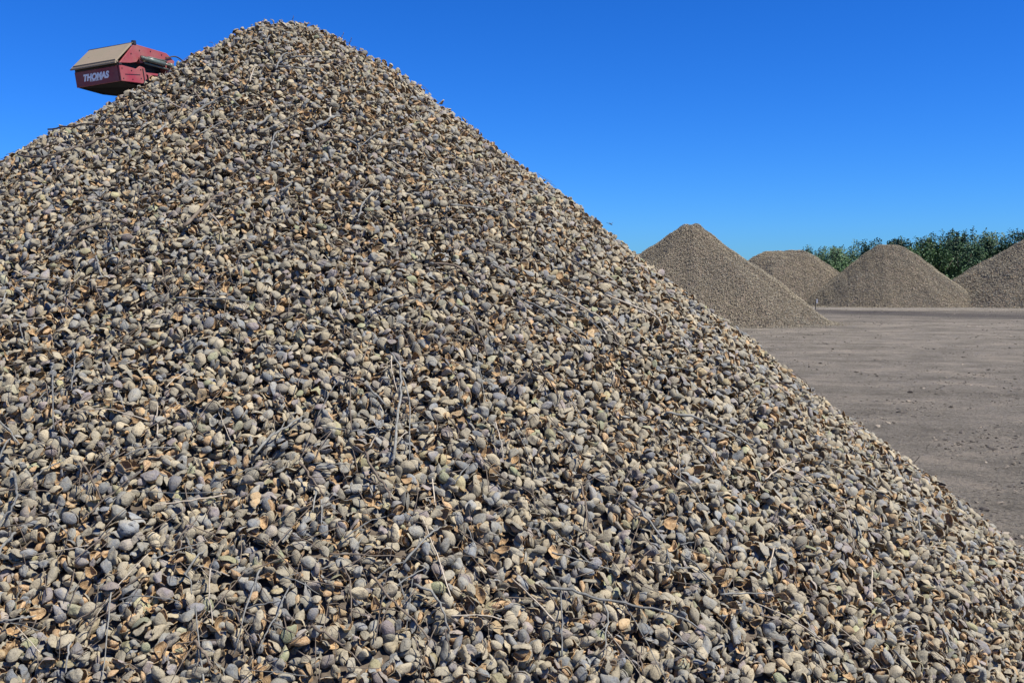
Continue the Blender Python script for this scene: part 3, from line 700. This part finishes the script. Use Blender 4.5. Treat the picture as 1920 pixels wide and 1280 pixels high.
# ------------------------------------------------------------ far piles
def far_pile(cx, cy, H, RL, RR, RF, top, n, size, label, seed, tshift=0.0, flat=(0, 0)):
    r_ = np.random.default_rng(seed)
    def hh(X, Y):
        dx, dy = X - cx, Y - cy
        dx = np.sign(dx) * np.maximum(np.abs(dx) - flat[0], 0); 
        t = np.arctan2(dx, -dy); s2 = np.sin(t) ** 2
        R = RF * (1 - s2) + np.where(dx > 0, RR, RL) * s2
        rr_ = np.hypot(dx, dy) / R
        c = top
        h = H * (1 - (np.sqrt(rr_ ** 2 + c * c) - c) / (math.sqrt(1 + c * c) - c))
        return h + .07 * np.sin(1.7 * X + seed) * np.sin(1.3 * Y) + .035 * np.sin(5 * X + 3 * Y) * np.sin(4.1 * Y - 2 * X) + .05 * np.sin(11 * t + seed + 1.5 * rr_) * np.clip(rr_ * 2, 0, 1) + .04 * np.sin(23 * t + 2 * seed) * np.clip(rr_, 0, 1) * np.clip(1.3 - rr_, 0, 1) + (np.exp(-(rr_ / .07) ** 2) * .10 * np.sin(9 * X + 4 * seed) if seed == 21 else 0)
    RM = max(RL, RR, RF) + flat[0] + .6
    q = 90; X, Y = np.meshgrid(np.linspace(cx - RM, cx + RM, q), np.linspace(cy - RM, cy + RM, q))
    Z = hh(X, Y); cv = np.stack([X - cx, Y - cy, np.maximum(Z - .03, -.04)], -1).reshape(-1, 3)
    ii = np.arange((q - 1) * q).reshape(q - 1, q)[:, :q - 1].ravel(); cf = np.stack([ii, ii + 1, ii + q + 1, ii + q], 1)
    cf = cf[(cv[cf][:, :, 2] > -.039).any(1)]
    Xp = r_.uniform(cx - RM, cx + RM, n * 2); Yp = r_.uniform(cy - RM, cy + RM * .35, n * 2); Zp = hh(Xp, Yp)
    edge = r_.exponential(.10, n * 2)
    k = (Zp > -edge) ; Xp, Yp, Zp = Xp[k][:n], Yp[k][:n], np.maximum(Zp[k][:n], 0)
    d = .1; gx_ = (hh(Xp + d, Yp) - hh(Xp - d, Yp)) / (2 * d); gy_ = (hh(Xp, Yp + d) - hh(Xp, Yp - d)) / (2 * d)
    nn = np.stack([-gx_, -gy_, np.ones_like(gx_)], -1); nn /= np.linalg.norm(nn, axis=1, keepdims=True)
    m = len(Xp); Pp = np.stack([Xp - cx, Yp - cy, Zp], 1) + nn * r_.uniform(-.01, .03, (m, 1))
    tn = (r_.beta(1.3, 2.2, m) + tshift + .18 * np.sin(Xp * 1.1 + seed) * np.sin(Yp * .9 + Zp)).clip(0, 1)
    sc = (size * r_.uniform(.6, 1.35, m))[:, None] * np.stack([np.ones(m), r_.uniform(.7, 1.1, m), r_.uniform(.8, 1.3, m)], 1)
    o = far_mesh('almond_pile', cv, cf, Pp, orient(nn, .6, r_, .15), sc, tn, r_.random(m))
    o.location = (cx, cy, 0)
    return tag(o, label, 'almond pile', 'piles of harvested almonds')
far_pile(7.28, 40.6, 3.94, 6.1, 5.55, 5.5, .055, 95000, .048, 'pointed almond pile rising just behind the near pile, closest of the far ones', 21)
far_pile(20.3, 74.5, 3.95, 5.2, 5.6, 6.5, .32, 45000, .075, 'low round-topped tan almond pile behind the pointed pile', 22, -.1, flat=(.9, 0))
far_pile(25.95, 68.8, 4.24, 5.6, 6.0, 5.1, .06, 60000, .065, 'smooth blunt-topped almond pile between the round one and the right edge, trees behind', 23, -.02, flat=(.4, 0))
far_pile(37.6, 69.2, 5.5, 9.2, 9.2, 9.2, .06, 70000, .085, 'coarse greyish almond pile cut off by the right edge of the photo', 24, .18)

# ------------------------------------------------------------ orchard trees
def leaf_mat():
    m, N, L, b = newmat('almond_leaves', 0.6, 0.35)
    n1 = noise(N, L, 1.1, 3, .6); geo = N.new('ShaderNodeNewGeometry')
    c = ramp(N, L, n1, [(0.3, (0.030, 0.080, 0.042)), (0.6, (0.062, 0.130, 0.060)), (0.8, (0.11, 0.19, 0.075))])
    c = mix(N, L, 1.0, c, ramp(N, L, geo.outputs['Random Per Island'], [(0, (0.6, 0.65, 0.7)), (1, (1.35, 1.3, 1.15))]), 'MULTIPLY')
    oi = N.new('ShaderNodeObjectInfo'); c = mix(N, L, 1.0, c, ramp(N, L, oi.outputs['Random'], [(0, (.75, .8, .85)), (1, (1.35, 1.25, .95))]), 'MULTIPLY')
    L.new(c, b.inputs['Base Color'])
    b.inputs['Transmission Weight'].default_value = 0.0
    return m
M_LEAF, M_TRUNK = leaf_mat(), twig_mat('orchard_bark', (0.06, 0.05, 0.042), (0.14, 0.12, 0.10))
def tree_meshes(seed, H):
    r_ = random.Random(seed); tr = MB(); tips = []
    base = Vector((0, 0, 0)); fork = Vector((r_.uniform(-.1, .1), r_.uniform(-.1, .1), .8))
    tr.tube([base, base.lerp(fork, .5) + Vector((.03, 0, 0)), fork], [.17, .14, .13], 9)
    segs = []
    for k in range(6):
        a_ = k * 1.05 + r_.uniform(-.3, .3); sp = r_.uniform(.35, .62)
        e1 = fork + Vector((math.cos(a_) * sp * H * .33, math.sin(a_) * sp * H * .33, H * r_.uniform(.25, .36)))
        e2 = e1 + Vector((math.cos(a_) * H * .14 * r_.uniform(.3, 1.2), math.sin(a_) * H * .14, H * r_.uniform(.18, .28)))
        tr.tube([fork, fork.lerp(e1, .5) + Vector((0, 0, -.08)), e1, e2], [.085, .065, .05, .022], 6)
        segs += [(fork, e1), (e1, e2), (e1, e2)]
    V, Fs = [], []
    def leafy(p, q, n, spread):
        for _ in range(n):
            t = r_.random(); c = p.lerp(q, t) + Vector((r_.gauss(0, spread), r_.gauss(0, spread), r_.gauss(0, spread)))
            d = Vector((r_.gauss(0, 1), r_.gauss(0, 1), r_.gauss(0, 1) + .4)).normalized(); u = d.cross(Vector((r_.random(), r_.random(), r_.random())) ).normalized()
            L_, W = r_.uniform(.12, .20), r_.uniform(.038, .062); b0 = len(V)
            if c.z < .15: continue
            V.extend([c, c + d * L_ * .5 + u * W, c + d * L_ + Vector((0, 0, -.02)), c + d * L_ * .5 - u * W]); Fs.append((b0, b0 + 1, b0 + 2, b0 + 3))
    shoots = []
    for i in range(150):
        a_ = r_.uniform(0, 2 * math.pi); rad = H * .40 * math.sqrt(r_.random()); zz = H * r_.uniform(.06, .80) * (1 - .25 * (rad / (H * .4)) ** 2)
        p = Vector((math.cos(a_) * rad, math.sin(a_) * rad, zz)); up = r_.uniform(.4, 1.0)
        q = p + Vector((math.cos(a_) * r_.uniform(0, .5), math.sin(a_) * r_.uniform(0, .5), up * r_.uniform(.3, 1)))
        if i % 6 == 0: q = q + Vector((0, 0, H * .1))
        shoots.append((p, q))
    for p, q in shoots:
        leafy(p, q, 95, .13)
    for i in range(20):                                # whippy upright water shoots
        a_ = r_.uniform(0, 2 * math.pi); rad = H * .3 * r_.random(); p = Vector((math.cos(a_) * rad, math.sin(a_) * rad, H * .74))
        q = p + Vector((r_.uniform(-.35, .35), r_.uniform(-.35, .35), H * r_.uniform(.12, .32)))
        tr.tube([p, q], [.014, .006], 4); leafy(p, q, 60, .09)
    for p, q in segs: leafy(p, q, 60, .28)
    cm_ = mesh_np('crown', V, Fs); cm_.materials.append(M_LEAF)
    tm = mesh_np('trunk', tr.v, tr.f, smooth=True); tm.materials.append(M_TRUNK)
    return tm, cm_
TM = [tree_meshes(s_, 5.2) for s_ in (1, 2, 3, 4)]
tx = [1392, 1458, 1512, 1566, 1622, 1685, 1742, 1800, 1858, 1915, 1975, 2040]
tt = [502, 498, 467, 457, 452, 446, 430, 436, 430, 434, 424, 428]
pos = ['tiny tree top peeping out left of the round-topped pile', 'tree mostly hidden behind the round-topped pile', 'leafy tree just right of the round pile top', 'tree filling the left half of the first green gap',
       'tree left of the blunt-topped pile', 'tree straight behind the blunt pile top', 'tall tree with high shoots just right of the blunt pile top', 'dense tree over the dark notch between the two right piles',
       'tree left of the right edge pile with spiky shoots', 'tallest tree rising beside the right edge', 'tree beyond the right edge pile', 'last tree of the front row at the right']
for i, (x, ty) in enumerate(zip(tx, tt)):
    D = 84 + (i % 3) * 1.6; X = (x - 960) / FPX * D; Ht = CAMH + (530 - ty) / FPX * D
    for row in (0, 1):
        o = bpy.data.objects.new('almond_tree', None); COL.objects.link(o)
        o.location = (X + (1.5 if row else 0), D + 4.5 * row, 0); o.rotation_euler.z = i * 1.3 + row; s_ = Ht / 5.45 * (1.0 if not row else .97); k_ = (1.0, .92, 1.05, .96, 1.03)[(i + row * 2) % 5]; o.scale = (s_ * 1.08, s_ * 1.08, s_ * k_)
        lab = pos[i] if not row else 'back row ' + pos[i].replace('tree', 'orchard tree', 1).replace('straight ', '')
        tag(o, 'green ' + lab if not row else lab, 'tree', 'orchard trees behind the far piles')
        tm, cmx = TM[(i + row * 2) % 4]
        for nm, me in (('trunk', tm), ('crown', cmx)):
            c = bpy.data.objects.new(nm, me); COL.objects.link(c); c.parent = o

# the orchard goes on leftwards behind the near piles: one continuous far row
rv, rf = [], []; tv, tf = MB(), None
for i in range(26):
    D = 88; X = (1310 - i * 62 - 960) / FPX * D; s_ = (CAMH + (530 - 492) / FPX * D) / 5.6; cr = TM[i % 4][1]; an = i * 1.9
    cv_ = np.empty(len(cr.vertices) * 3); cr.vertices.foreach_get('co', cv_); cv_ = cv_.reshape(-1, 3) * s_ * np.array([1.3, 1.3, 1.0])
    cv_ = np.stack([cv_[:, 0] * math.cos(an) - cv_[:, 1] * math.sin(an) + X, cv_[:, 0] * math.sin(an) + cv_[:, 1] * math.cos(an) + D, cv_[:, 2]], 1)
    b0 = sum(len(q) for q in rv); rv.append(cv_); rf.append(np.arange(len(cv_)).reshape(-1, 4) + b0)
rv = np.vstack(rv); rf = np.vstack(rf).astype(np.int32)
me = bpy.data.meshes.new('far_orchard'); me.vertices.add(len(rv)); me.vertices.foreach_set('co', rv.astype(np.float32).ravel()); me.loops.add(rf.size); me.loops.foreach_set('vertex_index', rf.ravel())
me.polygons.add(len(rf)); me.polygons.foreach_set('loop_start', np.arange(len(rf), dtype=np.int32) * 4); me.update(calc_edges=True)
tag(link('far_orchard_foliage', me, [M_LEAF]), 'far orchard row running on leftwards behind the almond piles', 'orchard', kind='stuff')

# ------------------------------------------------------------ marker stakes by the far piles
def flat(name, col, rough=.7):
    m, N, L, b = newmat(name, rough, .3); n1 = noise(N, L, 12, 4)
    L.new(mix(N, L, n1, tuple(c * .8 for c in col), tuple(min(1, c * 1.15) for c in col)), b.inputs['Base Color']); return m
M_STK, M_TAG = flat('dark_steel_stake', (.03, .03, .033)), flat('pale_tag', (.36, .36, .37))
for (x, yb, D, hgt, tg, lab) in ((1529, 580, 59.7, .62, 1, 'thin dark stake with a white tag beside the foot of the pointed pile'),):
    X = (x - 960) / FPX * D
    o = bpy.data.objects.new('marker_stake', None); COL.objects.link(o); o.location = (X, D, 0)
    p = MB(); p.tube([(0, 0, 0), (0.01, 0, hgt)], .024 if tg > 0 else .016, 8); p.build('post', M_STK, o)
    p = MB(); p.box((.03, -.01, hgt - .24), (.13, .01, hgt)); p.build('tag', M_TAG, o, .004)
    tag(o, lab, 'stake')

# ------------------------------------------------------------ the red machine behind the left slope
a_, b_, c_ = -.41, .15, -.04
RM3 = Matrix.Rotation(a_, 3, 'Z') @ Matrix.Rotation(b_, 3, 'X') @ Matrix.Rotation(c_, 3, 'Y')
T0 = Vector((-6.92, 16.0, 4.67)); G0 = Vector((-5.4, 19.4, 0))
XF = lambda v: RM3 @ (v * .965) + T0 - G0 + Vector((.02, 0, .01))
def paint(name, col, dust=.35, rough=.5):
    m, N, L, b = newmat(name, rough, .4)
    n1 = noise(N, L, 3, 5, .6); n2 = noise(N, L, 22, 4, .7)
    c = mix(N, L, ramp(N, L, n1, [(.35, (0, 0, 0)), (.75, (dust * 2, dust * 2, dust * 2))]), col, (.33, .25, .18))
    c = mix(N, L, ramp(N, L, n2, [(.62, (0, 0, 0)), (.7, (.6, .6, .6))]), c, tuple(x * .45 for x in col))
    L.new(c, b.inputs['Base Color']); return m
M_RED, M_DUST = paint('dusty_red_paint', (.30, .034, .048), .20), paint('dust_coat', (.29, .24, .165), .35, .95)
M_BLACK, M_DARK, M_CYL, M_WHITE = paint('shade_black_steel', (.006, .006, .008), .0), paint('black_steel', (.015, .015, .017), .03), paint('green_grey_steel', (.10, .14, .12), .15, .35), paint('white_letters', (.9, .9, .9), .0)
M_BLACK.node_tree.nodes['Principled BSDF'].inputs['Specular IOR Level'].default_value = .02  # shade under the machine put into the colour: near black, almost no gloss
M_RUB = paint('black_rubber', (.018, .018, .018), .15, .9)
hop = bpy.data.objects.new('loader_machine', None); COL.objects.link(hop); hop.location = G0
tag(hop, 'red loader machine with dust covered top rising behind the left slope of the near pile', 'loader')
W = .94
p = MB(); p.box((0, 0, 0), (W - .012, .035, .245)); fp = p.build('front_panel', M_RED, hop, .006, xf=XF)
p = MB(); p.box((.005, .012, .248), (W - .02, .05, .30)); p.build('hood_shade_strip', M_DARK, hop, xf=XF)  # hood's shadow put in as a dark strip above the front panel
p = MB(); p.add([(-.02, -.045, .288), (W + .012, -.045, .288), (W + .012, .385, .592), (.02, .385, .592), (-.02, -.035, .318), (W + .012, -.035, .318), (W + .012, .372, .618), (.02, .372, .618)],
                [(0, 3, 2, 1), (4, 5, 6, 7), (0, 1, 5, 4), (1, 2, 6, 5), (2, 3, 7, 6), (3, 0, 4, 7)]); p.build('hood', M_DUST, hop, .006, xf=XF)
p = MB(); p.tube([(.0, .395, .608), (W + .03, .395, .608)], .022, 10); p.build('hood_edge', M_DARK, hop, smooth=True, xf=XF)
p = MB(); p.prism_yz(.03, W, [(.42, .585), (1.13, .485), (1.27, .38), (1.24, .35), (1.11, .44), (.42, .54)]); p.build('top_cover', M_RED, hop, .006, xf=XF)
p = MB(); p.prism_yz(W + .002, W + .032, [(.02, .285), (.385, .58), (.41, .60), (1.13, .49), (1.30, .36), (1.24, .28), (1.12, .345), (.52, .42), (.40, .31), (.26, .29)])
p.build('upper_side_plate', M_RED, hop, .005, xf=XF)
p = MB(); p.prism_yz(W + .002, W + .034, [(.0, .0), (.0, .25), (.06, .248), (.37, .20), (.47, .255), (.56, .22), (.58, .05), (.47, -.03)])
p.build('lower_side_plate', M_RED, hop, .006, xf=XF)
p = MB(); p.prism_yz(.035, W - .13, [(.055, .02), (.055, .27), (.39, .54), (1.10, .44), (1.15, .02)]); p.build('engine_block', M_DARK, hop, .01, xf=XF)
p = MB(); tp = [(.0, .04), (W - .005, .04), (W - .02, .55), (.42, .85), (.1, .42)]; tz = [-.004, -.004, -.08, -.20, -.11]
p.add([(x, y, z) for (x, y), z in zip(tp, tz)] + [(x, y, .015) for x, y in tp], [(0, 4, 3), (0, 3, 2), (0, 2, 1), (5, 6, 7, 8, 9)] + [(i, (i + 1) % 5, (i + 1) % 5 + 5, i + 5) for i in range(5)]); p.build('belly_tray', M_BLACK, hop, .005, xf=XF)
p = MB(); p.prism_yz(W - .10, W + .03, [(1.05, .33), (1.16, .36), (1.30, .24), (1.20, .04), (.98, -.02), (.94, .03), (1.08, .12)]); p.build('rear_bracket', M_RED, hop, .006, xf=XF)
p = MB(); p.box((W - .05, .46, .30), (W + .05, .53, .39)); p.build('cylinder_mount', M_RED, hop, .005, xf=XF)
p = MB(); p.tube([(W + .085, .47, .375), (W + .085, .62, .352)], [.034, .034], 12); p.tube([(W + .085, .58, .358), (W + .085, .98, .300)], .040, 14)
p.tube([(W + .085, .99, .300), (W + .085, 1.14, .276)], .018, 10); p.tube([(W + .085, 1.09, .286), (W + .085, 1.17, .272)], .042, 12); p.tube([(W + .03, .49, .372), (W + .12, .49, .372)], .020, 10)
p.tube([(W + .05, .55, .30), (W + .05, 1.12, .215)], .017, 10); p.tube([(W + .10, .60, .395), (W + .10, 1.02, .345)], .009, 8)
p.build('hydraulic_cylinder', M_CYL, hop, smooth=True, xf=XF)
for pts in ([(W + .06, 1.06, .40), (W + .06, 1.30, .44), (W + .08, 1.46, .36), (W + .08, 1.52, .22), (W + .05, 1.66, .16), (W, 1.95, .12)],
            [(W + .06, 1.12, .28), (W + .06, 1.30, .20), (W + .09, 1.48, .16), (W + .09, 1.56, .02), (W + .04, 1.7, -.2)], [(W - .02, .60, .33), (W + .03, .76, .36), (W + .04, 1.0, .375), (W + .03, 1.1, .34)]):
    p = MB(); p.tube(smooth_line(pts, 5), .011, 8); p.build('hose', M_RUB, hop, smooth=True, xf=XF)
p = MB(); p.box((-.022, -.062, .276), (W + .016, -.030, .300)); p.box((.02, -.03, .300), (W, .03, .345)); p.build('hood_lip', M_DUST, hop, .004, xf=XF)
p = MB(); p.box((W - .008, .39, .585), (W + .042, .45, .655)); p.box((W + .004, -.004, .255), (W + .045, .05, .285)); p.build('hinge', M_DARK, hop, .004, xf=XF)
p = MB()
for yy, zz in ((.05, .04), (.05, .2), (.25, .03), (.25, .17), (.44, .05), (.46, .19), (.3, .44), (.5, .5), (.75, .5), (1.0, .455), (1.1, .42)): p.tube([(W + .03, yy, zz), (W + .042, yy, zz)], .009, 8)
p.build('bolts', M_DARK, hop, xf=XF)
p = MB(); p.box((W + .034, .10, .105), (W + .040, .43, .112)); p.box((W + .034, .50, -.01), (W + .044, .515, .21)); p.build('panel_seam', M_DARK, hop, xf=XF)
# lettering on the front panel
tc = bpy.data.curves.new('lettering', 'FONT'); tc.body = 'THOMAS'; tc.size = .185; tc.shear = .35; tc.extrude = .003; tc.offset = .010; tc.space_character = 1.0; tc.align_x = 'CENTER'
to = bpy.data.objects.new('tmp', tc); COL.objects.link(to); bpy.context.view_layer.update()
me = bpy.data.meshes.new_from_object(to.evaluated_get(bpy.context.evaluated_depsgraph_get())); bpy.data.objects.remove(to); bpy.data.curves.remove(tc)
bb = np.array([v.co[:] for v in me.vertices]); wd = bb[:, 0].max() - bb[:, 0].min(); k = .53 * 1.06 / wd
for v in me.vertices:
    q = v.co.copy(); v.co = XF(Vector((.44 + q.x * k, -.0035 - q.z, .085 + q.y * k * 1.02)))
me.materials.clear()
link('lettering', me, [M_WHITE], fp)
p = MB()
for i in range(9): p.box((.31 + i * .03, -.003, .062), (.31 + i * .03 + (.021 if i % 3 else .012), .001, .076))
p.build('small_print', M_WHITE, fp, xf=XF)
p = MB(); p.box((W - .06, .62, .05), (W + .03, .70, .12)); p.box((W - .06, .86, -.04), (W + .02, 1.02, .04)); p.prism_yz(W - .04, W + .01, [(.60, .12), (1.05, .10), (1.05, .135), (.60, .155)])
p.build('side_frame', M_RED, hop, .005, xf=XF)
# boom and wheeled chassis standing on the ground behind the pile
q0 = RM3 @ Vector((W * .5, 1.1, .15)) + T0 - G0
p = MB(); p.tube([q0, q0 + Vector((.5, .7, -1.0)), Vector((.15, .2, 1.5))], [.11, .13, .15], 4); p.build('boom', M_RED, hop, .01)
p = MB(); p.box((-.75, -1.3, .45), (.75, 1.3, 1.25)); p.box((-.5, -.2, 1.253), (.5, 1.0, 1.9)); p.build('chassis', M_RED, hop, .04)
for sx_ in (-1, 1):
    for sy_ in (-.85, .85):
        p = MB(); p.tube([(sx_ * .76, sy_, .42), (sx_ * 1.04, sy_, .42)], .42, 24); wh = p.build('wheel', M_RUB, hop, .05)
        p = MB(); p.tube([(sx_ * 1.043, sy_, .42), (sx_ * 1.06, sy_, .42)], .2, 16); p.build('rim', M_RED, wh, .01)

# ------------------------------------------------------------ flying insect against the sky
D = 4.6; X = (1143 - 960) / FPX * D; Z = CAMH + (530 - 420.5) / FPX * D
ins = bpy.data.objects.new('flying_insect', None); COL.objects.link(ins); ins.location = (X, D, Z)
tag(ins, 'small dark flying insect in the sky right of the near pile slope', 'insect')
mI = flat('dark_insect_body', (.02, .03, .05), .4); mW, N, L, b = newmat('insect_wing', .3, .5); b.inputs['Base Color'].default_value = (.25, .35, .5, 1); b.inputs['Alpha'].default_value = .45
p = MB(); p.tube([(-.017, 0, .0050), (-.008, 0, .0025), (0, 0, 0), (.0035, 0, -.001), (.008, 0, -.003), (.0105, 0, -.0035)], [.0006, .0009, .0018, .0028, .0022, .0012], 10); p.build('body', mI, ins, smooth=True)
for sy_ in (-1, 1):
    for x0, dx_ in ((.004, .006), (.001, -.005)):
        p = MB(); p.add([(x0, 0, .001), (x0 + dx_ - .002, sy_ * .012, .005), (x0 + dx_ + .001, sy_ * .016, .006), (x0 + dx_ + .003, sy_ * .011, .005)], [(0, 1, 2, 3)]); o = p.build('wing', mW, ins)
        s_ = o.modifiers.new('thick', 'SOLIDIFY'); s_.thickness = .0002

# ------------------------------------------------------------ the albedo level that goes with the exposure above
for m in bpy.data.materials:
    if m.name in ('white_letters', 'insect_wing', 'pale_tag') or not m.use_nodes: continue
    b = m.node_tree.nodes.get('Principled BSDF')
    ip = b.inputs['Base Color']
    if ip.is_linked:
        src = ip.links[0].from_socket
        m.node_tree.links.new(mix(m.node_tree.nodes, m.node_tree.links, 1.0, src, (.79, .78, .758), 'MULTIPLY'), ip)
